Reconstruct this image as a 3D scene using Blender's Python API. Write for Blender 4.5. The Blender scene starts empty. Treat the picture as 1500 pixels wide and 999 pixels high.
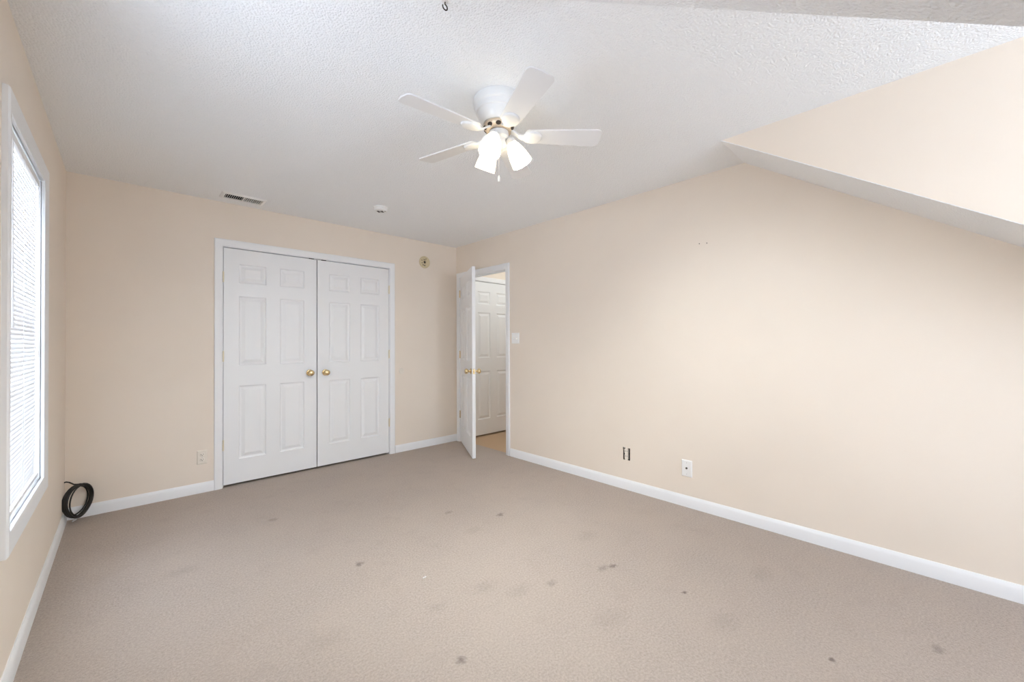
import bpy, bmesh, math, random
from mathutils import Vector, Matrix
random.seed(7)
S = bpy.context.scene
COL = S.collection
PI = math.pi
R = math.radians

# ------------------------------------------------------------------ room measures (metres)
H = 2.44                       # flat ceiling
W = 3.337                      # right wall
YK = -3.31                     # where the ceiling starts to slope
YN = -5.90                     # knee wall behind the camera
TS = math.tan(R(33.65))        # roof pitch
DX0, DX1 = 1.453, 2.9006       # dormer cheeks
ZKNEE = H + (YN - YK) * TS
FLOOR_R = 4.75                 # end of the hall floor

# ------------------------------------------------------------------ camera
cam = bpy.data.cameras.new('camera')
cam.sensor_width = 36.0
cam.lens = 36.0 * 592.317 / 1500.0
cam.clip_start = 0.02
cam_o = bpy.data.objects.new('camera', cam)
COL.objects.link(cam_o)
yaw, pit, rol = 0.76195266, 0.00706143, -0.00364993
fw = Vector((math.sin(yaw) * math.cos(pit), math.cos(yaw) * math.cos(pit), math.sin(pit)))
rt = Vector((math.cos(yaw), -math.sin(yaw), 0))
up = rt.cross(fw)
r2 = rt * math.cos(rol) + up * math.sin(rol)
u2 = -rt * math.sin(rol) + up * math.cos(rol)
cam_o.matrix_world = Matrix(((r2.x, u2.x, -fw.x, 0.306824), (r2.y, u2.y, -fw.y, -4.196620),
                             (r2.z, u2.z, -fw.z, 1.218888), (0, 0, 0, 1)))
S.camera = cam_o

# ------------------------------------------------------------------ light and exposure
S.view_settings.view_transform = 'Standard'
S.view_settings.look = 'None'
S.view_settings.exposure = 0.36
S.view_settings.gamma = 1.0
S.view_settings.use_curve_mapping = False
S.cycles.max_bounces = 16
S.cycles.diffuse_bounces = 10
S.cycles.sample_clamp_indirect = 6.0
S.cycles.caustics_reflective = False
S.cycles.caustics_refractive = False
SKY = 8.9
BULB = 2000.0
SHADE = 2.3
HALL_W = 8.6
world = bpy.data.worlds.new('sky')
S.world = world
world.use_nodes = True
bg = world.node_tree.nodes['Background']
# hazy overcast sky, brighter towards the side of the left window
wn = world.node_tree
tcw = wn.nodes.new('ShaderNodeTexCoord')
spw = wn.nodes.new('ShaderNodeSeparateXYZ')
mrw = wn.nodes.new('ShaderNodeMapRange')
mrw.inputs['From Min'].default_value = 0.0
mrw.inputs['From Max'].default_value = -1.0
mrw.inputs['To Min'].default_value = SKY
mrw.inputs['To Max'].default_value = SKY * 1.48
wn.links.new(tcw.outputs['Generated'], spw.inputs[0])
wn.links.new(spw.outputs[0], mrw.inputs['Value'])
wn.links.new(mrw.outputs[0], bg.inputs[1])
bg.inputs[0].default_value = (0.84, 0.97, 1.15, 1)


def portal(name, loc, rot, sx, sy):
    l = bpy.data.lights.new(name, 'AREA')
    l.shape = 'RECTANGLE'
    l.size, l.size_y = sx, sy
    l.cycles.is_portal = True
    o = bpy.data.objects.new(name, l)
    o.location, o.rotation_euler = loc, rot
    COL.objects.link(o)
    return o


# ------------------------------------------------------------------ materials
def mat(name, col, rough=0.5, metal=0.0, spec=0.5):
    m = bpy.data.materials.new(name)
    m.use_nodes = True
    b = m.node_tree.nodes['Principled BSDF']
    b.inputs['Base Color'].default_value = (*col, 1)
    b.inputs['Roughness'].default_value = rough
    b.inputs['Metallic'].default_value = metal
    b.inputs['Specular IOR Level'].default_value = spec
    return m


def nn(m, t, **kw):
    n = m.node_tree.nodes.new(t)
    for k, v in kw.items():
        setattr(n, k, v)
    return n


def lk(m, a, b):
    m.node_tree.links.new(a, b)


def coords(m):
    return nn(m, 'ShaderNodeTexCoord').outputs['Object']


def noise(m, vec, scale, detail=2.0, rough=0.5):
    n = nn(m, 'ShaderNodeTexNoise')
    n.inputs['Scale'].default_value = scale
    n.inputs['Detail'].default_value = detail
    n.inputs['Roughness'].default_value = rough
    lk(m, vec, n.inputs['Vector'])
    return n.outputs['Fac']


def bump(m, height, strength, dist):
    b = nn(m, 'ShaderNodeBump')
    b.inputs['Strength'].default_value = strength
    b.inputs['Distance'].default_value = dist
    lk(m, height, b.inputs['Height'])
    lk(m, b.outputs['Normal'], m.node_tree.nodes['Principled BSDF'].inputs['Normal'])
    return b


def math_(m, op, a, b=None, c=None, clamp=False):
    n = nn(m, 'ShaderNodeMath', operation=op, use_clamp=clamp)
    for i, v in enumerate((a, b, c)):
        if v is None:
            continue
        if isinstance(v, (int, float)):
            n.inputs[i].default_value = v
        else:
            lk(m, v, n.inputs[i])
    return n.outputs[0]


def mixc(m, fac, a, b):
    n = nn(m, 'ShaderNodeMix', data_type='RGBA')
    if isinstance(fac, (int, float)):
        n.inputs[0].default_value = fac
    else:
        lk(m, fac, n.inputs[0])
    for i, v in ((6, a), (7, b)):
        if isinstance(v, tuple):
            n.inputs[i].default_value = (*v, 1)
        else:
            lk(m, v, n.inputs[i])
    return n.outputs[2]


def ramp(m, fac, lo, hi):
    n = nn(m, 'ShaderNodeMapRange')
    n.inputs['From Min'].default_value = lo
    n.inputs['From Max'].default_value = hi
    lk(m, fac, n.inputs['Value'])
    return n.outputs[0]


WALLC = (0.81, 0.725, 0.63)
M = {}
# painted drywall: peach beige, faint roller stipple
m = M['wall'] = mat('peach_wall_paint', WALLC, 0.55, spec=0.25)
v = coords(m)
lk(m, mixc(m, ramp(m, noise(m, v, 1.6, 3), 0.35, 0.65), (0.80, 0.715, 0.62), (0.82, 0.735, 0.64)),
   m.node_tree.nodes['Principled BSDF'].inputs['Base Color'])
bump(m, noise(m, v, 260, 2), 0.12, 0.002)
# popcorn ceiling
m = M['popcorn'] = mat('popcorn_ceiling', (0.875, 0.89, 0.905), 0.9, spec=0.1)
v = coords(m)
vo = nn(m, 'ShaderNodeTexVoronoi', feature='SMOOTH_F1')
vo.inputs['Scale'].default_value = 115
vo.inputs['Smoothness'].default_value = 0.5
vo.inputs['Randomness'].default_value = 1.0
lk(m, v, vo.inputs['Vector'])
hgt = math_(m, 'ADD', math_(m, 'MULTIPLY', vo.outputs['Distance'], -1.0), math_(m, 'MULTIPLY', noise(m, v, 160, 3), 0.9))
bump(m, hgt, 0.6, 0.005)
# trim paint
m = M['trim'] = mat('white_trim_paint', (0.84, 0.85, 0.865), 0.35)
m = M['door'] = mat('white_door_paint', (0.84, 0.85, 0.86), 0.38)
v = coords(m)
mp = nn(m, 'ShaderNodeMapping')
mp.inputs['Scale'].default_value = (1, 1, 0.06)
lk(m, v, mp.inputs['Vector'])
bump(m, noise(m, mp.outputs[0], 140, 3), 0.10, 0.002)
M['fan_white'] = mat('white_fan_enamel', (0.76, 0.76, 0.76), 0.3)
M['blade_white'] = mat('white_fan_blade', (0.78, 0.78, 0.785), 0.42)
M['brass'] = mat('polished_brass', (0.80, 0.63, 0.36), 0.22, 1.0)
M['hinge'] = mat('hinge_brass', (0.80, 0.73, 0.56), 0.35, 0.45)
M['motor_gold'] = mat('gold_motor_case', (0.74, 0.61, 0.46), 0.4, 0.5)
M['motor_dark'] = mat('dark_motor_slot', (0.05, 0.035, 0.025), 0.7)
M['dark'] = mat('dark_gap', (0.015, 0.015, 0.015), 0.9)
M['plastic'] = mat('white_plastic', (0.85, 0.85, 0.84), 0.35)
M['ivory'] = mat('ivory_plastic', (0.80, 0.74, 0.65), 0.4)
M['old_cream'] = mat('yellowed_plastic', (0.66, 0.56, 0.36), 0.45)
M['cable'] = mat('black_cable_rubber', (0.016, 0.013, 0.010), 0.5)
M['steel'] = mat('steel', (0.6, 0.6, 0.6), 0.3, 1.0)
M['slot'] = mat('slot_brown', (0.10, 0.085, 0.07), 0.8)
M['lint'] = mat('white_lint', (0.85, 0.84, 0.82), 0.9)
# blind slats: thin vinyl that lets some daylight through
m = M['slat'] = mat('white_vinyl_slat', (0.86, 0.86, 0.86), 0.5)
nt = m.node_tree
tr = nn(m, 'ShaderNodeBsdfTranslucent')
tr.inputs['Color'].default_value = (0.88, 0.88, 0.88, 1)
mx = nn(m, 'ShaderNodeMixShader')
mx.inputs[0].default_value = 0.17
lk(m, nt.nodes['Principled BSDF'].outputs[0], mx.inputs[1])
lk(m, tr.outputs[0], mx.inputs[2])
lk(m, mx.outputs[0], nt.nodes['Material Output'].inputs['Surface'])
# window glass: thin clear pane
m = M['glass'] = bpy.data.materials.new('clear_glass')
m.use_nodes = True
nt = m.node_tree
nt.nodes.remove(nt.nodes['Principled BSDF'])
tp = nn(m, 'ShaderNodeBsdfTransparent')
gl = nn(m, 'ShaderNodeBsdfGlossy')
gl.inputs['Roughness'].default_value = 0.02
mx = nn(m, 'ShaderNodeMixShader')
mx.inputs[0].default_value = 0.05
lk(m, tp.outputs[0], mx.inputs[1])
lk(m, gl.outputs[0], mx.inputs[2])
lk(m, mx.outputs[0], nt.nodes['Material Output'].inputs['Surface'])
# lamp shade: frosted glass lit from inside, and its bulb
m = M['shade'] = mat('frosted_shade_glass', (0.9, 0.86, 0.76), 0.35)
b = m.node_tree.nodes['Principled BSDF']
b.inputs['Emission Color'].default_value = (1.0, 0.86, 0.60, 1)
b.inputs['Emission Strength'].default_value = SHADE
m = M['bulb'] = mat('lit_bulb', (1, 1, 1), 0.4)
b = m.node_tree.nodes['Principled BSDF']
b.inputs['Emission Color'].default_value = (0.96, 1.0, 0.98, 1)
b.inputs['Emission Strength'].default_value = BULB

# carpet: cut pile with foot marks, stains and furniture dents
m = M['carpet'] = mat('beige_carpet', (0.5, 0.41, 0.35), 0.95, spec=0.05)
v = coords(m)
fine = noise(m, v, 330, 3, 0.65)
mid = noise(m, v, 105, 3, 0.6)
big = noise(m, v, 2.2, 4, 0.6)
blot = noise(m, v, 7.5, 4, 0.55)
grain = math_(m, 'ADD', math_(m, 'MULTIPLY', fine, 0.45), math_(m, 'MULTIPLY', mid, 0.55))
c0 = mixc(m, ramp(m, grain, 0.34, 0.66), (0.375, 0.313, 0.270), (0.605, 0.525, 0.465))
c1 = mixc(m, math_(m, 'MULTIPLY', ramp(m, big, 0.35, 0.68), 0.28), c0, (0.59, 0.50, 0.425))
c2 = mixc(m, math_(m, 'MULTIPLY', ramp(m, blot, 0.56, 0.74), 0.38), c1, (0.43, 0.36, 0.315))
sep = nn(m, 'ShaderNodeSeparateXYZ')
lk(m, v, sep.inputs[0])
wob = math_(m, 'MULTIPLY', math_(m, 'SUBTRACT', noise(m, v, 48, 4), 0.5), 2.6)


def spot(col_in, x, y, rx, ry, amount, col):
    dx = math_(m, 'DIVIDE', math_(m, 'SUBTRACT', sep.outputs[0], x), rx)
    dy = math_(m, 'DIVIDE', math_(m, 'SUBTRACT', sep.outputs[1], y), ry)
    d = math_(m, 'SQRT', math_(m, 'ADD', math_(m, 'MULTIPLY', dx, dx), math_(m, 'MULTIPLY', dy, dy)))
    f = math_(m, 'MULTIPLY', math_(m, 'SUBTRACT', 1.35, math_(m, 'ADD', d, wob), clamp=True), amount)
    return mixc(m, f, col_in, col)


DIRT = (0.17, 0.135, 0.12)
for x, y, rx, ry, a in [(1.248, -1.979, .026, .020, .6), (1.245, -2.925, .018, .015, .75), (2.237, -2.964, .022, .018, .6),
                        (2.283, -3.338, .012, .010, .8), (1.873, -2.84, .03, .025, .3), (2.241, -2.043, .028, .022, .55),
                        (2.271, -3.913, .013, .011, .75), (2.645, -4.191, .03, .02, .4), (2.18, -2.94, .04, .02, .35),
                        (0.514, -1.382, .07, .05, .12), (1.61, -2.626, .06, .045, .14), (1.713, -2.765, .07, .04, .12),
                        (1.35, -2.594, .05, .035, .12), (0.914, -2.445, .09, .05, .10), (1.879, -3.202, .09, .05, .12),
                        (2.423, -2.662, .08, .05, .12), (1.95, -2.1, .06, .04, .12), (2.0, -1.75, .03, .02, .35),
                        (1.05, -1.0, .03, .025, .3), (2.75, -3.55, .09, .05, .12), (2.2, -3.55, .08, .05, .12)]:
    c2 = spot(c2, x, y, rx, ry, a, DIRT)
lk(m, c2, m.node_tree.nodes['Principled BSDF'].inputs['Base Color'])
hh = math_(m, 'ADD', math_(m, 'MULTIPLY', fine, 0.7), math_(m, 'ADD', math_(m, 'MULTIPLY', mid, 0.5), math_(m, 'MULTIPLY', blot, 1.2)))
bump(m, hh, 0.75, 0.012)


# hallway carpet: the same pile in a warmer tan
m = M['hall_carpet'] = mat('tan_carpet', (0.5, 0.36, 0.24), 0.95, spec=0.05)
v = coords(m)
hf = noise(m, v, 330, 3, 0.65)
lk(m, mixc(m, ramp(m, hf, 0.30, 0.70), (0.50, 0.35, 0.225), (0.70, 0.51, 0.35)), m.node_tree.nodes['Principled BSDF'].inputs['Base Color'])
bump(m, hf, 0.6, 0.01)


# ------------------------------------------------------------------ mesh helpers
def box(bm, x0, x1, y0, y1, z0, z1):
    vs = [bm.verts.new(c) for c in ((x0, y0, z0), (x1, y0, z0), (x1, y1, z0), (x0, y1, z0),
                                    (x0, y0, z1), (x1, y0, z1), (x1, y1, z1), (x0, y1, z1))]
    for f in ((3, 2, 1, 0), (4, 5, 6, 7), (0, 1, 5, 4), (1, 2, 6, 5), (2, 3, 7, 6), (3, 0, 4, 7)):
        bm.faces.new([vs[i] for i in f])
    return vs


def rbox(bm, x0, x1, y0, y1, z0, z1, b, seg=2):
    t = bmesh.new()
    box(t, x0, x1, y0, y1, z0, z1)
    bmesh.ops.bevel(t, geom=t.edges[:], offset=b, segments=seg, affect='EDGES', profile=0.5)
    merge(bm, t)


def merge(bm, t, mtx=None):
    if mtx is not None:
        bmesh.ops.transform(t, matrix=mtx, verts=t.verts)
    me = bpy.data.meshes.new('tmp')
    t.to_mesh(me)
    t.free()
    bm.from_mesh(me)
    bpy.data.meshes.remove(me)


def lathe(bm, prof, n=32, mtx=None, cap=True):
    t = bmesh.new()
    rings = []
    for r_, z_ in prof:
        if r_ < 1e-6:
            rings.append([t.verts.new((0, 0, z_))])
        else:
            rings.append([t.verts.new((r_ * math.cos(2 * PI * i / n), r_ * math.sin(2 * PI * i / n), z_)) for i in range(n)])
    for a, b in zip(rings, rings[1:]):
        if len(a) == 1 and len(b) == 1:
            continue
        for i in range(n):
            j = (i + 1) % n
            if len(a) == 1:
                t.faces.new((a[0], b[j], b[i]))
            elif len(b) == 1:
                t.faces.new((a[i], a[j], b[0]))
            else:
                t.faces.new((a[i], a[j], b[j], b[i]))
    if cap:
        for rg, fl in ((rings[0], True), (rings[-1], False)):
            if len(rg) > 1:
                t.faces.new(rg[::-1] if fl else rg)
    bmesh.ops.recalc_face_normals(t, faces=t.faces)
    merge(bm, t, mtx)


def axis_mtx(loc, d):
    d = Vector(d).normalized()
    return Matrix.Translation(Vector(loc)) @ d.to_track_quat('Z', 'Y').to_matrix().to_4x4()


def tube(bm, pts, r_, n=8, closed=False):
    t = bmesh.new()
    pts = [Vector(p_) for p_ in pts]
    N = len(pts)
    rings = []
    prev = None
    for i, p_ in enumerate(pts):
        a = pts[(i - 1) % N] if (closed or i > 0) else p_
        b = pts[(i + 1) % N] if (closed or i < N - 1) else p_
        tg = (b - a).normalized()
        if prev is None:
            prev = tg.orthogonal().normalized()
        prev = (prev - tg * prev.dot(tg)).normalized()
        bi = tg.cross(prev)
        rings.append([t.verts.new(p_ + (prev * math.cos(2 * PI * k / n) + bi * math.sin(2 * PI * k / n)) * r_) for k in range(n)])
    for i in range(N if closed else N - 1):
        a, b = rings[i], rings[(i + 1) % N]
        for k in range(n):
            j = (k + 1) % n
            t.faces.new((a[k], a[j], b[j], b[k]))
    if not closed:
        t.faces.new(rings[0][::-1])
        t.faces.new(rings[-1])
    bmesh.ops.recalc_face_normals(t, faces=t.faces)
    merge(bm, t)


def obj(name, bm, m, parent=None, smooth=None, recalc=True):
    if recalc:
        bmesh.ops.recalc_face_normals(bm, faces=bm.faces)
    me = bpy.data.meshes.new(name)
    bm.to_mesh(me)
    bm.free()
    if smooth:
        for p_ in me.polygons:
            p_.use_smooth = True
        me.set_sharp_from_angle(angle=R(smooth))
    me.materials.append(m)
    o = bpy.data.objects.new(name, me)
    COL.objects.link(o)
    if parent:
        o.parent = parent
    return o


def thing(name, label, cat, loc=(0, 0, 0), rotz=0.0, group=None, kind=None):
    o = bpy.data.objects.new(name, None)
    COL.objects.link(o)
    o.empty_display_size = 0.1
    o.location = loc
    o.rotation_euler = (0, 0, rotz)
    return tag(o, label, cat, group, kind)


def tag(o, label, cat, group=None, kind=None):
    o['label'] = label
    o['category'] = cat
    if group:
        o['group'] = group
    if kind:
        o['kind'] = kind
    return o


def struct(name, bm, m, label=None, cat=None, smooth=None):
    o = obj(name, bm, m, None, smooth)
    o['kind'] = 'structure'
    if label:
        o['label'] = label
        o['category'] = cat
    return o


def dup(o, parent=None):
    c = o.copy()
    COL.objects.link(c)
    if parent:
        c.parent = parent
    return c


def wall(bm, axis, p0, p1, u0, u1, z0, z1, holes):
    """a slab between p0 and p1 along `axis`, running u0..u1 and z0..z1, cut by rectangular holes (ua, ub, za, zb)"""
    us = sorted({u0, u1, *[h[0] for h in holes], *[h[1] for h in holes]})
    for a, b in zip(us, us[1:]):
        zs = [z0]
        for h in sorted(holes, key=lambda q: q[2]):
            if h[0] <= a + 1e-6 and h[1] >= b - 1e-6:
                zs += [h[2], h[3]]
        zs.append(z1)
        for c, d in zip(zs[::2], zs[1::2]):
            if d - c < 1e-5:
                continue
            if axis == 'y':
                box(bm, a, b, p0, p1, c, d)
            else:
                box(bm, p0, p1, a, b, c, d)


def frame_run(bm, path, prof, closed, place):
    """mitred moulding: path = inner edge corners (u, v); prof = (distance outwards, height) points; place(u, v, h) -> xyz"""
    n = len(path)
    P = [Vector(q) for q in path]
    rows = []
    area = sum(P[i].x * P[(i + 1) % n].y - P[(i + 1) % n].x * P[i].y for i in range(n))
    s = 1 if area > 0 else -1
    for i in range(n):
        def nrm(a, b):
            d = (b - a).normalized()
            return Vector((d.y, -d.x)) * s
        if closed or 0 < i < n - 1:
            n1, n2 = nrm(P[i - 1], P[i]), nrm(P[i], P[(i + 1) % n])
            mi = (n1 + n2) / (1 + n1.dot(n2))
        else:
            mi = nrm(P[0], P[1]) if i == 0 else nrm(P[-2], P[-1])
        rows.append([bm.verts.new(place(*(P[i] + mi * d), h)) for d, h in prof])
    for i in range(n if closed else n - 1):
        a, b = rows[i], rows[(i + 1) % n]
        for k in range(len(prof) - 1):
            bm.faces.new((a[k], a[k + 1], b[k + 1], b[k]))
    if not closed:
        bm.faces.new(rows[0])
        bm.faces.new(rows[-1][::-1])


CASE = [(0, 0), (0, .010), (.004, .012), (.010, .012), (.014, .014), (.044, .0175), (.052, .0175), (.057, .013), (.057, 0)]
BASE = [(0, 0), (0.0130, 0), (0.0130, .060), (.0110, .066), (.0098, .071), (.006, .078), (.004, .083), (0, .083)]   # (out, z)


def base_run(bm, p, q, nx, ny):
    """baseboard on the wall line p->q, protruding along (nx, ny)"""
    rows = []
    for (x, y) in (p, q):
        rows.append([bm.verts.new((x + nx * o_, y + ny * o_, z_)) for o_, z_ in BASE])
    for k in range(len(BASE) - 1):
        bm.faces.new((rows[0][k], rows[0][k + 1], rows[1][k + 1], rows[1][k]))
    bm.faces.new(rows[0])
    bm.faces.new(rows[1][::-1])


# ------------------------------------------------------------------ the shell
bm = bmesh.new()
box(bm, -0.14, W + .05, YN - .12, 0.75, -0.06, 0.0)
struct('floor', bm, M['carpet'], 'beige cut pile carpet with scattered dark stains across the whole room', 'carpet')

bm = bmesh.new()
box(bm, W + .05, FLOOR_R, -2.4, 0.75, -0.06, 0.0)
struct('floor_hall', bm, M['hall_carpet'], 'warm tan carpet of the hallway beyond the doorway', 'carpet')

CL0, CL1, CLT = 0.885, 2.443, 2.083          # rough closet opening
bm = bmesh.new()
wall(bm, 'y', 0.0, 0.12, -0.14, W + .12, 0.0, H, [(CL0, CL1, 0.0, CLT)])
struct('wall_far', bm, M['wall'], 'peach beige wall holding the white double closet doors', 'wall')
bm = bmesh.new()
box(bm, 0.60, 2.75, 0.68, 0.74, 0, H)
box(bm, 0.54, 0.60, 0.12, 0.74, 0, H)
box(bm, 2.75, 2.81, 0.12, 0.74, 0, H)
box(bm, 0.54, 2.81, 0.12, 0.74, H, H + .06)
struct('wall_closet', bm, M['wall'], 'inside walls of the closed closet behind the double doors', 'wall')

WY0, WY1, WZ0, WZ1 = -1.957, -1.113, 0.557, 2.047        # left window opening
GY0, GY1, GZ0 = -3.27, -2.426, 1.42                               # added unseen opening beside the camera, lets in more daylight
bm = bmesh.new()
wall(bm, 'x', -0.14, 0.0, YN - .12, 0.0, 0.0, H, [(WY0, WY1, WZ0, WZ1), (GY0, GY1, GZ0, WZ1)])
struct('wall_left', bm, M['wall'], 'peach beige wall at far left with the bright blinded window', 'wall')

DY0, DY1, DZ = -0.945, -0.065, 2.065                     # bedroom doorway, rough
OB = (-2.436, -2.372, 0.243, 0.345)                      # open outlet hole
bm = bmesh.new()
wall(bm, 'x', W, W + .12, YN - .12, 0.0, 0.0, H, [(DY0, DY1, 0.0, DZ), OB])
struct('wall_right', bm, M['wall'], 'long blank peach beige wall running along the right side', 'wall')

DW = (1.66, 2.72, 0.72, 2.10)                            # dormer window opening
bm = bmesh.new()
wall(bm, 'y', YN - .12, YN, 0.0, W, 0.0, H, [DW])
struct('wall_near', bm, M['wall'])

bm = bmesh.new()
box(bm, -0.14, W + .12, YK, 0.12, H, H + .08)
box(bm, DX0 - .05, DX1 + .05, YN - .12, YK, H, H + .08)
struct('ceiling', bm, M['popcorn'], 'flat white popcorn ceiling carrying the ceiling fan', 'ceiling')


def slope(name, x0, x1, label):
    bm = bmesh.new()
    y1 = YN - .12
    z1 = H + (y1 - YK) * TS
    t = .10
    a = [(YK, H), (YK, H + t), (y1, z1 + t), (y1, z1)]
    l = [bm.verts.new((x0, *q)) for q in a]
    r_ = [bm.verts.new((x1, *q)) for q in a]
    bm.faces.new(l)
    bm.faces.new(r_[::-1])
    for i in range(4):
        j = (i + 1) % 4
        bm.faces.new((l[i], r_[i], r_[j], l[j]))
    struct(name, bm, M['popcorn'], label, 'ceiling')


slope('ceiling_slope_left', -0.14, DX0 - .0006, 'dark textured sloping ceiling at the top right edge above the dormer')
slope('ceiling_slope_right', DX1 + .0006, W + .12, 'narrow grey sloping ceiling band between the right wall and dormer side')


def cheek(name, x0, x1, label=None):
    bm = bmesh.new()
    y1 = YN - .12
    a = [(YK - .006, H), (y1, H), (y1, H + (y1 - YK) * TS + .0012)]
    l = [bm.verts.new((x0, *q)) for q in a]
    r_ = [bm.verts.new((x1, *q)) for q in a]
    bm.faces.new(l)
    bm.faces.new(r_[::-1])
    for i in range(3):
        j = (i + 1) % 3
        bm.faces.new((l[i], r_[i], r_[j], l[j]))
    struct(name, bm, M['wall'], label, 'wall' if label else None)


cheek('wall_dormer_left', DX0 - .06, DX0)
cheek('wall_dormer_right', DX1, DX1 + .06, 'bright triangular peach side wall of the dormer at upper right')

# hall behind the bedroom doorway
HX0, HX1, HY = W + .12, 4.62, -0.063
HD0, HD1, HDT = 3.505, 4.315, 2.062
bm = bmesh.new()
wall(bm, 'y', HY, 0.0, HX0, FLOOR_R, 0.0, H, [(HD0, HD1, 0.0, HDT)])
box(bm, HX1, FLOOR_R, -2.3, HY, 0, H)
box(bm, HX0, FLOOR_R, -2.4, -2.3, 0, H)
struct('wall_hall', bm, M['wall'], 'warm peach hallway wall seen through the open doorway', 'wall')
bm = bmesh.new()
box(bm, HX0, FLOOR_R, -2.4, 0.0, H, H + .08)
struct('ceiling_hall', bm, M['popcorn'])
bm = bmesh.new()
box(bm, HD0 - .05, HD1 + .05, 0.12, 0.18, 0, H)
box(bm, HD0 - .10, HD0 - .05, 0.0, 0.18, 0, H)
box(bm, HD1 + .05, HD1 + .10, 0.0, 0.18, 0, H)
struct('wall_hall_dark_box', bm, M['dark'])  # near-black colour stands in for the shade behind the hall door

# baseboards
bm = bmesh.new()
base_run(bm, (0.0, 0.0), (0.842, 0.0), 0, -1)
base_run(bm, (2.493, 0.0), (W, 0.0), 0, -1)
struct('baseboard_far', bm, M['trim'], 'white baseboard on both sides of the closet doors', 'baseboard', 40)
bm = bmesh.new()
base_run(bm, (0, -0.0), (0, YN), 1, 0)
struct('baseboard_left', bm, M['trim'], 'white baseboard under the window along the left wall', 'baseboard', 40)
bm = bmesh.new()
base_run(bm, (W, -0.9965), (W, YN), -1, 0)
struct('baseboard_right', bm, M['trim'], 'long white baseboard along the blank right wall', 'baseboard', 40)
bm = bmesh.new()
base_run(bm, (0, YN), (W, YN), 0, 1)
struct('baseboard_near', bm, M['trim'])
bm = bmesh.new()
base_run(bm, (HX0, HY), (HD0 - .06, HY), 0, -1)
base_run(bm, (HD1 + .06, HY), (HX1, HY), 0, -1)
struct('baseboard_hall', bm, M['trim'])

# door casings and jambs
bm = bmesh.new()
frame_run(bm, [(0.899, 0), (0.899, 2.066), (2.429, 2.066), (2.429, 0)], CASE, False, lambda u, v_, h: (u, -h, v_))
box(bm, CL0, 0.904, -.001, .12, 0, 2.0605)
box(bm, 2.424, CL1, -.001, .12, 0, 2.0605)
box(bm, CL0, CL1, -.001, .12, 2.0605, CLT)
box(bm, 0.904, 0.914, .042, .075, 0, 2.0605)
box(bm, 2.414, 2.424, .042, .075, 0, 2.0605)
box(bm, 0.904, 2.424, .042, .075, 2.050, 2.0605)
struct('trim_1', bm, M['trim'], 'white moulded casing framing the double closet doors', 'door trim', 30)
JY0, JY1, JZ = -0.926, -0.0835, 2.046
bm = bmesh.new()
frame_run(bm, [(JY1 + .004, 0), (JY1 + .004, JZ + .004), (JY0 - .004, JZ + .004), (JY0 - .004, 0)], CASE, False,
          lambda u, v_, h: (W - h, u, v_))
box(bm, W - .001, W + .121, JY1, DY1, 0, JZ)
box(bm, W - .001, W + .121, DY0, JY0, 0, JZ)
box(bm, W - .001, W + .121, DY0, DY1, JZ, DZ)
box(bm, W + .042, W + .075, JY1 - .011, JY1, 0, JZ)
box(bm, W + .042, W + .075, JY0, JY0 + .011, 0, JZ)
box(bm, W + .042, W + .075, JY0, JY1, JZ - .011, JZ)
struct('trim_2', bm, M['trim'], 'white moulded casing framing the open bedroom doorway', 'door trim', 30)
bm = bmesh.new()
frame_run(bm, [(HD0 + .014, 0), (HD0 + .014, HDT - .014), (HD1 - .014, HDT - .014), (HD1 - .014, 0)], CASE, False,
          lambda u, v_, h: (u, HY - h, v_))
box(bm, HD0, HD0 + .018, HY - .001, 0.0, 0, HDT)
box(bm, HD1 - .018, HD1, HY - .001, 0.0, 0, HDT)
box(bm, HD0, HD1, HY - .001, 0.0, HDT - .018, HDT)
struct('trim_3', bm, M['trim'], 'white casing around the closed door in the hallway', 'door trim', 30)


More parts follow.
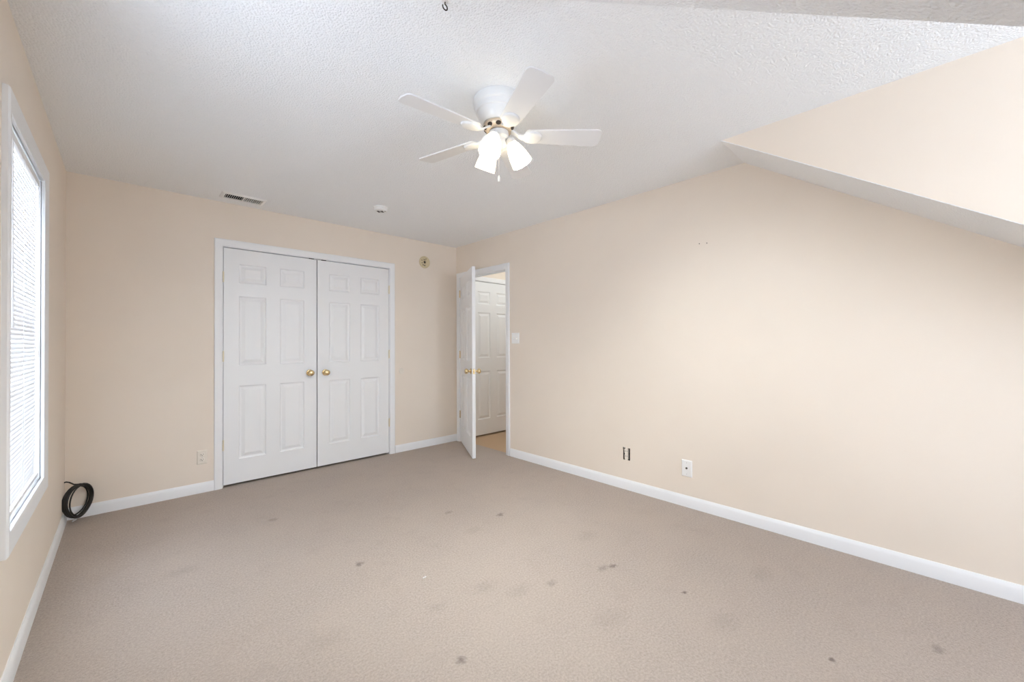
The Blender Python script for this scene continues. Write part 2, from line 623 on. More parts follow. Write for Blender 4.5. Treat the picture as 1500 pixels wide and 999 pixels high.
# ------------------------------------------------------------------ six-panel doors
def panel_door(w, h, t):
    """leaf from x 0..w, z 0..h; front face y = 0 (towards -y), back face y = t; six raised panels pressed into both faces"""
    bm = bmesh.new()
    st, mu = .112 * w / .755, .112 * w / .755
    pw = (w - 2 * st - mu) / 2
    xs = [(st, st + pw), (st + pw + mu, w - st)]
    k = h / 2.04
    zs = [(.205 * k, .845 * k), (1.025 * k, 1.630 * k), (1.745 * k, 1.912 * k)]
    for side in (0, 1):
        def V(x, z, d):
            return bm.verts.new((x, d if side == 0 else t - d, z))

        def quad(x0, x1, z0, z1):
            if x1 - x0 > 1e-6 and z1 - z0 > 1e-6:
                bm.faces.new((V(x0, z0, 0), V(x1, z0, 0), V(x1, z1, 0), V(x0, z1, 0)))
        xe = [0, xs[0][0], xs[0][1], xs[1][0], xs[1][1], w]
        ze = [0, zs[0][0], zs[0][1], zs[1][0], zs[1][1], zs[2][0], zs[2][1], h]
        for i in range(5):
            for j in range(7):
                if i in (1, 3) and j in (1, 3, 5):
                    x0, x1, z0, z1 = xe[i], xe[i + 1], ze[j], ze[j + 1]
                    prev = None
                    for ins, d in ((0, 0), (.003, .0045), (.008, .0100), (.018, .0115), (.024, .0095), (.042, .0030), (.045, .0018)):
                        ring = [V(x0 + ins, z0 + ins, d), V(x1 - ins, z0 + ins, d), V(x1 - ins, z1 - ins, d), V(x0 + ins, z1 - ins, d)]
                        if prev:
                            for q in range(4):
                                bm.faces.new((prev[q], prev[(q + 1) % 4], ring[(q + 1) % 4], ring[q]))
                        prev = ring
                    bm.faces.new(prev)
                else:
                    quad(xe[i], xe[i + 1], ze[j], ze[j + 1])
    for a, b in (((0, 0), (w, 0)), ((w, 0), (w, h)), ((w, h), (0, h)), ((0, h), (0, 0))):
        bm.faces.new([bm.verts.new(c) for c in ((a[0], 0, a[1]), (a[0], t, a[1]), (b[0], t, b[1]), (b[0], 0, b[1]))])
    bmesh.ops.remove_doubles(bm, verts=bm.verts, dist=1e-5)
    return bm


KNOB = [(0, 0), (.030, 0), (.0315, .003), (.029, .007), (.017, .010), (.0125, .015), (.0115, .026), (.014, .031), (.0225, .036),
        (.0275, .044), (.0285, .052), (.0265, .060), (.021, .066), (.012, .0695), (0, .0705)]


def knob(parent, loc, d):
    bm = bmesh.new()
    lathe(bm, KNOB[4:], 28, axis_mtx(loc, d))
    o = obj('door_knob', bm, M['brass'], parent, 40)
    o['label'] = 'polished brass knob'
    bm = bmesh.new()
    lathe(bm, KNOB[:5], 28, axis_mtx(loc, d))
    obj('rosette', bm, M['brass'], o, 40)


def hinge(parent, x, y, z, hh=.089, out=-1, leaf=None):
    """knuckle barrel at (x, y), a thin leaf showing beside it"""
    bm = bmesh.new()
    for k in range(5):
        lathe(bm, [(0, 0), (.0062, 0), (.0062, hh / 5 - .001), (0, hh / 5 - .001)], 12, Matrix.Translation((x, y, z - hh / 2 + k * hh / 5)))
    lathe(bm, [(0, 0), (.004, .001), (.0035, .005), (0, .006)], 12, Matrix.Translation((x, y, z + hh / 2 - .001)))
    if leaf:
        box(bm, *leaf, z - hh / 2, z + hh / 2)
    o = obj('hinge', bm, M['brass' if parent.name == 'door_3' else 'hinge'], parent, 40)
    o['label'] = 'brass hinge'
    return o


def leaf_door(name, label, loc, rotz, w, h, t, knobs, hinges, hx):
    d = obj(name, panel_door(w, h, t), M['door'])
    d['kind'] = 'structure'
    d['label'] = label
    d['category'] = 'door'
    d.location = loc
    d.rotation_euler = (0, 0, rotz)
    for l, dr in knobs:
        knob(d, l, dr)
    for z in hinges:
        hinge(d, hx, -.0055, z, leaf=(hx - .007, hx + .007, -.0012, .0008))
    return d


DB, DH = 0.020, 2.033
leaf_door('door_1', 'left leaf of the white six panel double closet doors, knob at its right edge', (0.9085, 0.004, DB), 0, .7515, DH, .035,
          [((.688, 0, .926), (0, -1, 0))], (.36 - DB, 1.12 - DB, 1.80 - DB), -.003)
leaf_door('door_2', 'right leaf of the white six panel double closet doors, knob at its left edge', (1.6685, 0.004, DB), 0, .7515, DH, .035,
          [((.074, 0, .922), (0, -1, 0))], (.35 - DB, 1.11 - DB, 1.825 - DB), .7545)
d3 = leaf_door('door_3', 'white six panel bedroom door standing ajar into the room', (W - .003, JY1 - .003, .013), 0, .832, 2.027, .035,
               [((.765, 0, .915), (0, -1, 0)), ((.765, .035, .915), (0, 1, 0))], (.33, 1.075, 1.83), .0)
ang = R(27.8)
# local +x runs from hinge to free edge; local -y faces the bedroom
d3.rotation_euler = (0, 0, R(270) - ang)
bm = bmesh.new()
rbox(bm, .8315, .8332, .006, .029, .888, .942, .0006, 1)
rbox(bm, .833, .841, .0115, .0235, .906, .924, .002, 1)
obj('latch_plate', bm, M['brass'], d3)['label'] = 'brass latch plate on the door edge'
d4 = leaf_door('door_4', 'closed white six panel door in the hallway beyond the doorway', (HD0 + .021, HY + .006, .022), 0, HD1 - HD0 - .042, 2.017, .035,
               [], (), 0)

bm = bmesh.new()
for x in (1.615, 1.73):
    rbox(bm, x - .022, x + .022, -.0002, .020, 2.0548, 2.0605, .001, 1)
cat = obj('ball_catch', bm, M['motor_dark'], bpy.data.objects['trim_1'])
cat['label'] = 'dark metal ball catches above the closet leaves'

# ------------------------------------------------------------------ left wall: far window with a blind, near one added to light the room
FY0, FY1, FZ0, FZ1 = -1.952, -1.118, 0.562, 2.042


def gable_window(name, label, FY0, FY1, FZ0, zm):
    win = thing(name, label, 'window', (0, 0, 0), kind='structure')
    bm = bmesh.new()
    frame_run(bm, [(FY0, FZ0), (FY1, FZ0), (FY1, FZ1), (FY0, FZ1)],
              [(0, -.003), (0, .011), (.005, .014), (.016, .0145), (.022, .0165), (.050, .0195), (.062, .0195), (.068, .014), (.068, -.001)],
              True, lambda u, v_, h: (h, u, v_))
    obj('window_casing', bm, M['trim'], win, 30)
    bm = bmesh.new()
    wall(bm, 'x', -.138, -.0005, FY0 - .005, FY1 + .005, FZ0 - .005, WZ1, [(FY0, FY1, FZ0, FZ1)])
    obj('jamb_liner', bm, M['trim'], win)
    bm = bmesh.new()
    for (x0, x1, z0, z1) in ((-.095, -.065, FZ0, zm + .02), (-.128, -.098, zm - .02, FZ1)):
        wall(bm, 'x', x0, x1, FY0, FY1, z0, z1, [(FY0 + .04, FY1 - .04, z0 + .045, z1 - .04)])
    obj('sash', bm, M['trim'], win)
    bm = bmesh.new()
    box(bm, -.082, -.079, FY0 + .03, FY1 - .03, FZ0 + .03, zm)
    box(bm, -.115, -.112, FY0 + .03, FY1 - .03, zm, FZ1 - .03)
    obj('window_pane', bm, M['glass'], win)
    portal('left_window_daylight', (-.16, (FY0 + FY1) / 2, (FZ0 + WZ1) / 2), (0, R(-90), 0), WZ1 - FZ0, FY1 - FY0)


gable_window('window_1', 'tall white framed window with blinds on the left wall', FY0, FY1, FZ0, 1.31)
gable_window('window_added', 'small unseen white framed window beside the camera, added to light the room', GY0 + .005, GY1 - .005, GZ0 + .005, 1.74)

BY0, BY1 = FY0 + .006, FY1 - .005
bl = thing('window_blind', 'white horizontal slat mini blind lowered inside the left window', 'blind', (-.020, 0, FZ0))
bm = bmesh.new()
rbox(bm, -.014, .014, BY0, BY1, FZ1 - FZ0 - .034, FZ1 - FZ0 - .007, .002, 1)
obj('head_rail', bm, M['plastic'], bl)
bm = bmesh.new()
rbox(bm, -.0125, .0125, BY0, BY1, .012, .030, .003, 2)
obj('bottom_rail', bm, M['plastic'], bl, 40)
n_sl = 74
z_lo, z_hi = .046, FZ1 - FZ0 - .048
bm = bmesh.new()
tl = R(-67)
cs = [(-.0125, -.0012), (-.006, .0008), (0, .0015), (.006, .0008), (.0125, -.0012)]
pr = []
for u, c_ in cs + [(u, c_ - .0006) for u, c_ in cs[::-1]]:
    pr.append((u * math.cos(tl) - c_ * math.sin(tl), u * math.sin(tl) + c_ * math.cos(tl)))
A = [bm.verts.new((x, BY0 + .002, z)) for x, z in pr]
B = [bm.verts.new((x, BY1 - .002, z)) for x, z in pr]
for i in range(len(pr)):
    j = (i + 1) % len(pr)
    bm.faces.new((A[i], A[j], B[j], B[i]))
bm.faces.new(A)
bm.faces.new(B[::-1])
slat = obj('slat', bm, M['slat'], bl)
slat.location = (0, 0, z_lo)
for k in range(1, n_sl):
    c = dup(slat, bl)
    c.location = (0, 0, z_lo + (z_hi - z_lo) * k / (n_sl - 1))
for y in (BY0 + .13, (BY0 + BY1) / 2, BY1 - .13):
    bm = bmesh.new()
    tube(bm, [(.0135, y, .028), (.0135, y, z_hi + .02)], .0007, 5)
    tube(bm, [(-.0135, y, .028), (-.0135, y, z_hi + .02)], .0007, 5)
    obj('ladder_cord', bm, M['plastic'], bl)
bm = bmesh.new()
tube(bm, [(.012, -1.862, 1.452), (.018, -1.862, 1.44), (.022, -1.859, 1.40), (.024, -1.846, .745)], .0035, 8)
tube(bm, [(.024, -1.846, .745), (.024, -1.8455, .725)], .0048, 8)
obj('tilt_wand', bm, M['plastic'], bl, 50)
bm = bmesh.new()
tube(bm, [(.014, -1.20, 1.45), (.019, -1.20, 1.40), (.019, -1.205, .62)], .0011, 5)
lathe(bm, [(0, .60), (.006, .60), (.0035, .63), (0, .632)], 10, Matrix.Translation((.019, -1.205, 0)))
obj('lift_cord', bm, M['plastic'], bl)

# dormer window behind the camera: frame and glass, lets the daylight in
win2 = thing('window_2', 'dormer window', 'window', (0, 0, 0), kind='structure')
bm = bmesh.new()
wall(bm, 'y', YN - .115, YN + .002, DW[0], DW[1], DW[2], DW[3], [(DW[0] + .02, DW[1] - .02, DW[2] + .02, DW[3] - .02)])
frame_run(bm, [(DW[0] + .01, DW[2] + .01), (DW[1] - .01, DW[2] + .01), (DW[1] - .01, DW[3] - .01), (DW[0] + .01, DW[3] - .01)],
          CASE, True, lambda u, v_, h: (u, YN + h, v_))
for z0, z1, yy in ((DW[2] + .02, 1.43, -.06), (1.39, DW[3] - .02, -.095)):
    wall(bm, 'y', YN + yy, YN + yy + .03, DW[0] + .02, DW[1] - .02, z0, z1, [(DW[0] + .06, DW[1] - .06, z0 + .04, z1 - .04)])
obj('window_frame', bm, M['trim'], win2)
bm = bmesh.new()
box(bm, DW[0] + .05, DW[1] - .05, YN - .046, YN - .043, DW[2] + .05, 1.41)
box(bm, DW[0] + .05, DW[1] - .05, YN - .081, YN - .078, 1.41, DW[3] - .05)
obj('window_pane', bm, M['glass'], win2)
portal('dormer_daylight', ((DW[0] + DW[1]) / 2, YN - .14, (DW[2] + DW[3]) / 2), (R(90), 0, 0), DW[1] - DW[0], DW[3] - DW[2])

# hall ceiling lamp (outside the frame, lights the hall)
l = bpy.data.lights.new('hall_lamp', 'POINT')
l.energy = HALL_W
l.color = (0.90, 1.0, 1.06)
l.shadow_soft_size = .08
o = bpy.data.objects.new('hall_lamp', l)
o.location = (4.05, -1.0, 2.28)
COL.objects.link(o)

# ------------------------------------------------------------------ ceiling fan
FX, FY = 1.660, -2.688
fan = thing('ceiling_fan', 'white five blade ceiling fan with three lit frosted glass shades', 'ceiling fan', (FX, FY, H))
bm = bmesh.new()
lathe(bm, [(0, 0), (.125, 0), (.127, -.004), (.127, -.034), (.125, -.040), (.118, -.044), (.116, -.050), (.116, -.062), (.113, -.068), (.107, -.071),
           (.105, -.078), (.101, -.092), (.094, -.108), (.087, -.120), (.082, -.124), (.060, -.125), (0, -.125)], 56)
obj('motor_housing', bm, M['fan_white'], fan, 35)
bm = bmesh.new()
lathe(bm, [(0, -.124), (.074, -.124), (.076, -.128), (.075, -.140), (.069, -.150), (.058, -.155), (0, -.155)], 48)
mot = obj('motor', bm, M['motor_gold'], fan, 35)
mot['label'] = 'exposed gold motor ring'
for k in range(10):
    a = 2 * PI * (k + .3) / 10
    bm = bmesh.new()
    t = bmesh.new()
    lathe(t, [(0, 0), (.013, 0), (.013, .003), (0, .003)], 16)
    mtx = Matrix.Translation((math.cos(a) * .0705, math.sin(a) * .0705, -.1455)) @ axis_mtx((0, 0, 0), (math.cos(a) * .8, math.sin(a) * .8, -.62)) @ Matrix.Diagonal((1.0, .75, 1, 1))
    merge(bm, t, mtx)
    obj('motor_slot', bm, M['motor_dark'], mot)
bm = bmesh.new()
lathe(bm, [(0, -.155), (.042, -.155), (.048, -.158), (.049, -.168), (.049, -.184), (.044, -.190), (.034, -.193), (.032, -.206), (.036, -.209),
           (.036, -.226), (.026, -.236), (.010, -.240), (0, -.240)], 40)
obj('switch_housing', bm, M['fan_white'], fan, 35)

ZB = 2.265 - H
PH = -112.557
BR = .5175
pitch = R(-11)


def blade_outline():
    pts = []
    r0, r1, w0, w1 = .128, BR, .047, .061
    # root (rounded), then long edges, then softly rounded tip
    for k in range(0, 7):
        a = PI / 2 + PI * k / 6
        pts.append((r0 + .022 + .022 * math.cos(a), w0 * math.sin(a)))
    rc = .024
    for k in range(0, 6):
        a = -PI / 2 + (PI / 2) * k / 5
        pts.append((r1 - .004 - rc + rc * math.cos(a), -w1 + rc + rc * math.sin(a)))
    pts.append((r1, 0))
    for k in range(0, 6):
        a = (PI / 2) * k / 5
        pts.append((r1 - .004 - rc + rc * math.cos(a), w1 - rc + rc * math.sin(a)))
    return pts


def prism(bm, pts, z0, z1):
    lo = [bm.verts.new((x, y, z0)) for x, y in pts]
    hi = [bm.verts.new((x, y, z1)) for x, y in pts]
    bm.faces.new(lo[::-1])
    bm.faces.new(hi)
    for i in range(len(pts)):
        j = (i + 1) % len(pts)
        bm.faces.new((lo[i], lo[j], hi[j], hi[i]))


bm = bmesh.new()
prism(bm, blade_outline(), -.003, .003)
bmesh.ops.recalc_face_normals(bm, faces=bm.faces)
ed = [e for e in bm.edges if abs(e.verts[0].co.z - e.verts[1].co.z) < 1e-6]
bmesh.ops.bevel(bm, geom=ed, offset=.0012, segments=2, affect='EDGES')
blade = obj('blade', bm, M['blade_white'], fan, 40)
# bracket in blade space: oval medallion under the blade root and an arm rising to the flywheel
bm = bmesh.new()
t = bmesh.new()
lathe(t, [(0, -.0155), (.028, -.015), (.036, -.0135), (.041, -.0135), (.045, -.011), (.047, -.007), (.047, -.003), (0, -.003)], 36)
merge(bm, t, Matrix.Translation((.168, 0, 0)) @ Matrix.Diagonal((1.05, .90, 1, 1)))
# arm: a flat bar that narrows and rises from the medallion to the flywheel
path = [(.150, -.0075, .026), (.128, -.0075, .020), (.112, -.005, .015), (.100, .001, .0125), (.088, .010, .012), (.076, .019, .013), (.062, .024, .016)]
rows = []
for i, (x, z, hw) in enumerate(path):
    p0, p1 = path[max(0, i - 1)], path[min(len(path) - 1, i + 1)]
    dx, dz = p1[0] - p0[0], p1[1] - p0[1]
    L_ = math.hypot(dx, dz)
    nx_, nz_ = -dz / L_ * .004, dx / L_ * .004
    rows.append([bm.verts.new(c) for c in ((x + nx_, -hw, z + nz_), (x + nx_, hw, z + nz_), (x - nx_, hw, z - nz_), (x - nx_, -hw, z - nz_))])
for q0, q1 in zip(rows, rows[1:]):
    for k in range(4):
        j = (k + 1) % 4
        bm.faces.new((q0[k], q0[j], q1[j], q1[k]))
bm.faces.new(rows[0])
bm.faces.new(rows[-1][::-1])
brk = obj('blade_bracket', bm, M['fan_white'], blade, 40)
for k in range(5):
    b = blade if k == 0 else dup(blade, fan)
    if k:
        dup(brk, b)
    b.location = (0, 0, ZB)
    b.rotation_euler = (Matrix.Rotation(R(PH + 72 * k), 3, 'Z') @ Matrix.Rotation(pitch, 3, 'X')).to_euler()

# light kit: three bell shades on short arms
right2, fwd2 = Vector((math.cos(yaw), -math.sin(yaw))), Vector((math.sin(yaw), math.cos(yaw)))
for az in (250, 10, 130):
    d2 = right2 * math.cos(R(az)) + fwd2 * math.sin(R(az))
    d = Vector((d2.x * .50, d2.y * .50, -.866)).normalized()
    base = Vector((d2.x * .056, d2.y * .056, -.196))
    bm = bmesh.new()
    tube(bm, [(d2.x * .028, d2.y * .028, -.215), (d2.x * .040, d2.y * .040, -.209), (d2.x * .050, d2.y * .050, -.203), base], .010, 10)
    lathe(bm, [(0, -.012), (.016, -.012), (.024, -.004), (.026, .004), (.026, .022), (.022, .024), (0, .024)], 24, axis_mtx(base, d))
    arm = obj('lamp_holder', bm, M['fan_white'], fan, 40)
    bm = bmesh.new()
    outer = [(.0235, .010), (.026, .016), (.031, .026), (.037, .042), (.043, .062), (.048, .084), (.0515, .108), (.053, .124), (.0535, .130)]
    inner = [(r_ - .003, z_) for r_, z_ in outer[::-1]]
    lathe(bm, outer + inner, 40, axis_mtx(base, d), cap=False)
    sh = obj('lamp_shade', bm, M['shade'], fan, 60)
    sh['label'] = 'glowing frosted glass bell shade'
    bm = bmesh.new()
    lathe(bm, [(0, .022), (.011, .022), (.012, .036), (.018, .050), (.0235, .064), (.0245, .076), (.021, .088), (.013, .096), (0, .099)], 24, axis_mtx(base, d))
    obj('bulb', bm, M['bulb'], sh, 60)
bm = bmesh.new()
cx_, cy_ = 0.0, 0.0
z = -.240
while z > -.378:
    t = bmesh.new()
    bmesh.ops.create_icosphere(t, subdivisions=1, radius=.0017)
    merge(bm, t, Matrix.Translation((cx_, cy_, z)))
    z -= .0036
pc = obj('pull_chain', bm, M['fan_white'], fan)
bm = bmesh.new()
lathe(bm, [(0, -.408), (.005, -.407), (.0062, -.402), (.0058, -.388), (.004, -.380), (.002, -.377), (0, -.376)], 16, Matrix.Translation((cx_, cy_, 0)))
obj('chain_pull', bm, M['fan_white'], pc, 50)

# ------------------------------------------------------------------ ceiling fittings
vx, vy = 1.012, -.222
vent = thing('ceiling_vent', 'small white slatted air vent on the ceiling above the closet', 'air vent', (vx, vy, H))
vl, vw = .158, .082
bm = bmesh.new()
frame_run(bm, [(-vl + .028, -vw + .024), (vl - .028, -vw + .024), (vl - .028, vw - .024), (-vl + .028, vw - .024)],
          [(0, 0), (0, -.009), (.003, -.011), (.012, -.0105), (.024, -.004), (.026, 0)], True, lambda u, v_, h: (u, v_, h))
obj('vent_frame', bm, M['plastic'], vent)
bm = bmesh.new()
box(bm, -vl + .027, vl - .027, -vw + .023, vw - .023, -.0018, -.0002)
obj('vent_opening', bm, M['dark'], vent)['label'] = 'dark duct opening'
bm = bmesh.new()
box(bm, -.004, .004, -vw + .022, vw - .022, -.010, -.0015)
obj('centre_bar', bm, M['plastic'], vent)
sl = []
for side, n_, tilt in ((-1, 9, 32), (1, 9, -18)):
    t = bmesh.new()
    box(t, -.0008, .0008, -vw + .022, vw - .022, -.0048, .0048)
    bmesh.ops.transform(t, matrix=Matrix.Rotation(R(tilt), 4, 'Y'), verts=t.verts)
    s0 = obj('slat', t, M['plastic'], vent)
    for k in range(n_):
        s_ = s0 if k == 0 else dup(s0, vent)
        s_.location = (side * (.013 + k * .0136), 0, -.0062)

sm = thing('smoke_detector', 'round white smoke detector on the ceiling near the closet', 'smoke detector', (1.944, -.792, H))
bm = bmesh.new()
lathe(bm, [(0, 0), (.062, 0), (.063, -.003), (.062, -.010), (.058, -.012), (0, -.012)], 48)
obj('mounting_base', bm, M['plastic'], sm, 35)
bm = bmesh.new()
lathe(bm, [(0, -.012), (.056, -.012), (.058, -.016), (.056, -.026), (.050, -.034), (.034, -.038), (0, -.039)], 48)
obj('cover', bm, M['plastic'], sm, 35)
right3 = Vector((right2.x, right2.y, 0))
fwd3 = Vector((fwd2.x, fwd2.y, 0))
for (u, f_) in ((-.018, -.012), (.012, -.012), (-.017, .014), (.013, .014)):
    bm = bmesh.new()
    t = bmesh.new()
    rbox(t, -.0115, .0115, -.0075, .0075, -.0404, -.0372, .0006, 1)
    p_ = right3 * u + fwd3 * f_
    merge(bm, t, Matrix.Translation(p_) @ Matrix.Rotation(-yaw, 4, 'Z'))
    obj('sounder_slot', bm, M['dark'], sm)
bm = bmesh.new()
t = bmesh.new()
rbox(t, -.008, .008, -.0035, .0035, -.0382, -.036, .0006, 1)
merge(bm, t, Matrix.Translation(right3 * .038 + fwd3 * .0) @ Matrix.Rotation(-yaw, 4, 'Z'))
obj('test_button', bm, M['slot'], sm)

hk = thing('ceiling_hook', 'small dark screw hook in the ceiling at the top edge of the photo', 'hook', (1.125, -3.000, H))
bm = bmesh.new()
pts = [(0, 0, 0), (0, 0, -.012)] + [(.010 * math.sin(a) , 0, -.022 + .010 * math.cos(a)) for a in [i * 2 * PI * .8 / 10 for i in range(11)]]
tube(bm, pts, .0022, 8)
obj('hook_wire', bm, M['motor_dark'], hk, 50)
bm = bmesh.new()
lathe(bm, [(0, 0), (.012, 0), (.011, -.003), (0, -.004)], 20)
obj('hook_collar', bm, M['fan_white'], hk, 40)

# ------------------------------------------------------------------ wall fittings, built facing -y at the origin
def plate(bm, w, h, d=.006):
    t = bmesh.new()
    a, b = w / 2, h / 2
    e = .006
    lo = [t.verts.new(c) for c in ((-a, 0, -b), (a, 0, -b), (a, 0, b), (-a, 0, b))]
    mi = [t.verts.new(c) for c in ((-a, -.002, -b), (a, -.002, -b), (a, -.002, b), (-a, -.002, b))]
    hi = [t.verts.new(c) for c in ((-a + e, -d, -b + e), (a - e, -d, -b + e), (a - e, -d, b - e), (-a + e, -d, b - e))]
    for p_, q in ((lo, mi), (mi, hi)):
        for i in range(4):
            j = (i + 1) % 4
            t.faces.new((p_[i], p_[j], q[j], q[i]))
    t.faces.new(hi)
    t.faces.new(lo[::-1])
    bmesh.ops.recalc_face_normals(t, faces=t.faces)
    merge(bm, t)


def screw(parent, x, y, z, m='steel', r_=.0032):
    bm = bmesh.new()
    lathe(bm, [(0, 0), (r_, 0), (r_ * .8, .0011), (0, .0015)], 14, axis_mtx((x, y, z), (0, -1, 0)))
    obj('screw', bm, M[m], parent)


RW = -PI / 2      # turns a fitting that faces -y so that it faces -x
# outlet left of the closet
ot = thing('wall_outlet', 'ivory duplex electrical outlet low on the wall left of the closet', 'outlet', (0.763, 0, .292))
bm = bmesh.new()
plate(bm, .070, .115)
obj('cover_plate', bm, M['ivory'], ot)
for s in (-1, 1):
    bm = bmesh.new()
    rbox(bm, -.0165, .0165, -.0085, -.004, s * .0205 - .0135, s * .0205 + .0135, .003, 2)
    rc_ = obj('receptacle', bm, M['ivory'], ot, 40)
    bm = bmesh.new()
    box(bm, -.0085, -.0055, -.0089, -.008, s * .0205 - .001, s * .0205 + .008)
    box(bm, .0055, .0085, -.0089, -.008, s * .0205 + .000, s * .0205 + .0075)
    lathe(bm, [(0, 0), (.003, 0), (.003, .0004), (0, .0004)], 12, axis_mtx((0, -.0085, s * .0205 - .007), (0, -1, 0)))
    obj('socket_slot', bm, M['slot'], rc_)
screw(ot, 0, -.006, 0)

# two-gang light switch beside the bedroom doorway
sw = thing('light_switch', 'white double light switch beside the open bedroom doorway', 'light switch', (W, -1.077, 1.279), RW)
bm = bmesh.new()
plate(bm, .116, .115)
obj('cover_plate', bm, M['plastic'], sw)
for s in (-1, 1):
    bm = bmesh.new()
    rbox(bm, s * .023 - .006, s * .023 + .006, -.0065, -.004, -.0125, .0125, .0005, 1)
    tg = obj('toggle', bm, M['ivory'], sw)
    bm = bmesh.new()
    t = bmesh.new()
    rbox(t, -.0042, .0042, -.015, .002, -.0045, .0045, .001, 1)
    merge(bm, t, Matrix.Translation((s * .023, -.006, 0)) @ Matrix.Rotation(R(28), 4, 'X'))
    obj('toggle_lever', bm, M['plastic'], tg)
    for z in (-.030, .030):
        screw(sw, s * .023, -.006, z, 'plastic')

# cable plate
cp = thing('cable_wall_plate', 'white cable jack plate low on the right wall above the baseboard', 'wall plate', (W, -2.908, .286), RW)
bm = bmesh.new()
plate(bm, .078, .124, .008)
obj('cover_plate', bm, M['plastic'], cp)
bm = bmesh.new()
lathe(bm, [(0, 0), (.0075, 0), (.0075, .003), (.0048, .003), (.0048, .010), (.003, .010), (.003, .004), (0, .004)], 18, axis_mtx((0, -.008, .002), (0, -1, 0)))
obj('cable_jack', bm, M['slot'], cp, 40)
for z in (-.042, .042):
    screw(cp, 0, -.008, z)

# outlet without a cover, in its rough hole
ob = thing('uncovered_outlet', 'electrical outlet missing its cover with dark gaps low on right wall', 'outlet', (W, (OB[0] + OB[1]) / 2, (OB[2] + OB[3]) / 2), RW)
bm = bmesh.new()
a, b = .0318, .0508
box(bm, -a, a, .055, .058, -b, b)
box(bm, -a, -a + .002, .004, .055, -b, b)
box(bm, a - .002, a, .004, .055, -b, b)
box(bm, -a, a, .004, .055, -b, -b + .002)
box(bm, -a, a, .004, .055, b - .002, b)
obj('junction_box', bm, M['dark'], ob)['label'] = 'dark open junction box'
bm = bmesh.new()
prism(bm, [(-.009, -.053), (.009, -.053), (.010, -.046), (.014, -.040), (.014, -.006), (.010, 0), (.014, .006), (.014, .036), (.012, .046), (.010, .054),
           (-.010, .054), (-.008, .046), (-.019, .039), (-.017, .006), (-.012, 0), (-.017, -.006), (-.017, -.040), (-.011, -.046)], 0, .02)
bmesh.ops.transform(bm, matrix=Matrix.Translation((0, .0165, 0)) @ Matrix.Rotation(R(90), 4, 'X'), verts=bm.verts)
rc_ = obj('receptacle', bm, M['ivory'], ob)
for s in (-1, 1):
    bm = bmesh.new()
    box(bm, -.0085, -.0055, -.0042, -.003, s * .0205 - .001, s * .0205 + .008)
    box(bm, .0055, .0085, -.0042, -.003, s * .0205 + .000, s * .0205 + .0075)
    obj('socket_slot', bm, M['slot'], rc_)
bm = bmesh.new()
t = bmesh.new()
prism(t, [(-.0335, .040), (-.019, .033), (-.016, .046), (-.030, .056)], 0, .003)
merge(bm, t, Matrix.Translation((0, -.0001, 0)) @ Matrix.Rotation(R(90), 4, 'X'))
obj('torn_edge', bm, M['slot'], ob)['label'] = 'dark chipped corner of the hole'

# yellowed round plate above the closet
rp = thing('detector_base', 'round yellowed plate with dark centre high on wall right of the closet', 'wall plate', (2.874, 0, 2.194))
bm = bmesh.new()
MX = axis_mtx((0, 0, 0), (0, -1, 0))
lathe(bm, [(0, 0), (.070, 0), (.072, .004), (.070, .011), (.064, .013), (.060, .009), (.050, .007), (.030, .007), (.026, .010), (.016, .010), (.015, .003), (0, .003)], 44, MX)
obj('plate_ring', bm, M['old_cream'], rp, 30)
bm = bmesh.new()
lathe(bm, [(0, .003), (.0145, .003), (.0145, .0045), (0, .0045)], 24, MX)
obj('wire_hole', bm, M['motor_dark'], rp)
for (x, z, w_, h_) in ((-.004, .030, .012, .004), (.000, -.040, .010, .005), (-.022, -.034, .006, .006), (-.038, .020, .005, .005), (-.036, -.012, .005, .005), (.018, .040, .004, .008)):
    bm = bmesh.new()
    rbox(bm, x - w_, x + w_, -.0082, -.0065, z - h_, z + h_, .0005, 1)
    obj('bracket_slot', bm, M['slot'], rp)

# round bumper painted like the wall, right of the closet
bp_ = thing('wall_bumper', 'small round beige wall bumper right of the closet casing', 'door stop', (2.571, 0, .914))
bm = bmesh.new()
lathe(bm, [(0, 0), (.032, 0), (.0325, .003), (.030, .007), (.020, .0095), (.012, .007), (0, .006)], 32, MX)
obj('bumper_disc', bm, M['ivory'], bp_, 40)

# two old screws in the right wall
for y, z, lb in ((-3.009, 1.946, 'left one of two tiny dark screws high on the right wall'),
                 (-3.062, 1.941, 'right one of two tiny dark screws high on the right wall')):
    bm = bmesh.new()
    lathe(bm, [(0, -.004), (.0018, -.004), (.0018, 0), (.0038, .001), (.0036, .002), (.001, .003), (0, .003)], 14)
    s_ = obj('wall_screw', bm, M['slot'])
    tag(s_, lb, 'screw', 'old screws in the right wall')
    s_.matrix_world = axis_mtx((W, y, z), (-1, 0, 0))

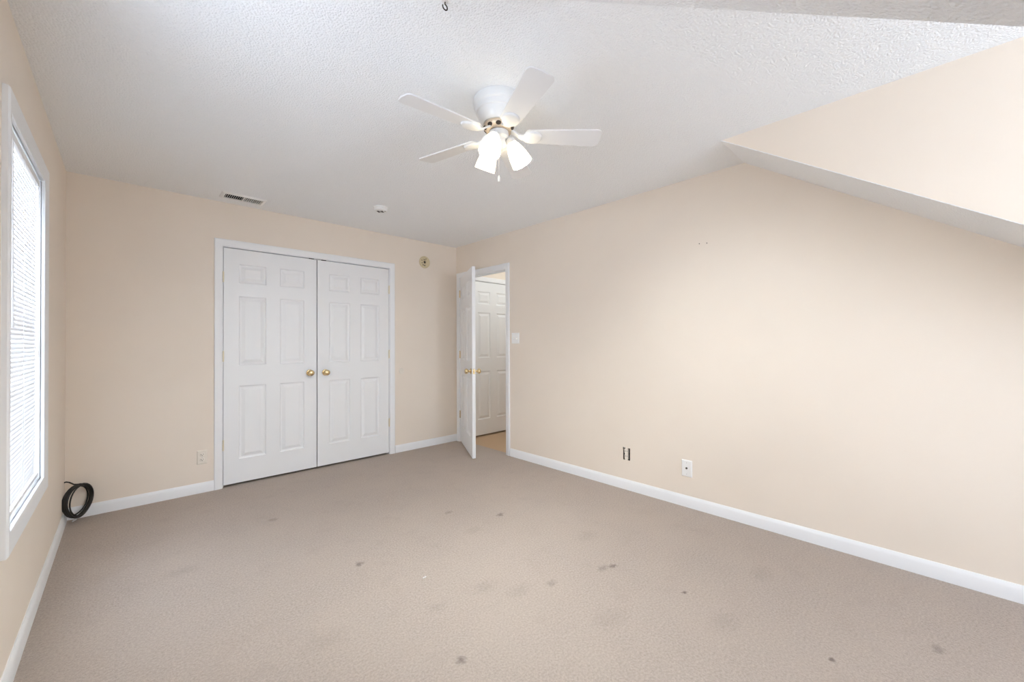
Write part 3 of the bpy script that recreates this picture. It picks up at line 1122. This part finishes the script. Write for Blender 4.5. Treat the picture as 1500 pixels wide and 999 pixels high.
# white lint on the carpet
bm = bmesh.new()
tube(bm, [(-.010, 0, .003), (-.004, .002, .005), (.004, .001, .004), (.010, .004, .003)], .0028, 6)
ln = obj('lint_scrap', bm, M['lint'], None, 60)
tag(ln, 'tiny white scrap of lint on the carpet mid room', 'scrap')
ln.location = (1.434, -2.35, 0)

# ------------------------------------------------------------------ black cable coil standing in the far left corner
cc = thing('cable_coil', 'black cable coiled in a loop in the corner left of the closet', 'cable', (.070, -.105, 0))
bm = bmesh.new()
ux = Vector((.56, .83, 0)).normalized()        # the loop spans from the left wall to the far wall
nz = Vector((.83, -.56, 0)).normalized()
ctr = Vector((0, 0, .150))
pts = []
turns, per = 7, 28
rad = .098
for i in range(turns * per + 1):
    a = PI * .62 - 2 * PI * i / per
    tn = i / per
    jr = .006 * math.sin(tn * 2.1 + .6) + .003 * math.sin(a * 2 + tn)
    off = .013 * math.sin(tn * 1.7) + .008 * math.sin(a + tn * 2.4)
    pts.append(ctr + ux * ((rad + jr) * math.cos(a)) + Vector((0, 0, 1)) * ((rad + .006 + jr) * math.sin(a) + .003 * math.sin(tn * 3)) + nz * off)
last = pts[-1]
# start: tail rising to the wall on the left
tail = [Vector((-.069, .052, .276)), Vector((-.060, .047, .279)), Vector((-.045, .035, .276)), Vector((-.022, .014, .262))]
end = [last + Vector((.004, -.010, .010))]
tube(bm, tail + pts[2:], .0046, 8)
co = obj('cable', bm, M['cable'], cc, 60)
bm = bmesh.new()
for k in range(2):
    o_ = .012 - .022 * k
    loop = []
    for i in range(40):
        a = 2 * PI * i / 40
        loop.append(ctr + ux * ((rad + .004 - .005 * k) * math.cos(a) + .004 * k) + Vector((0, 0, 1)) * ((rad + .010) * math.sin(a) - .004) + nz * (o_ + .006 * math.sin(2 * a + k)))
    tube(bm, loop, .0050, 8, True)
obj('cable_loop', bm, M['cable'], cc, 60)
bm = bmesh.new()
lathe(bm, [(0, 0), (.006, 0), (.0072, .004), (.0072, .016), (.0052, .019), (.0052, .026), (0, .027)], 14,
      axis_mtx((-.006, -.030, .036), (-.75, -.45, -.45)))
obj('plug', bm, M['steel'], cc, 40)['label'] = 'small silver plug'
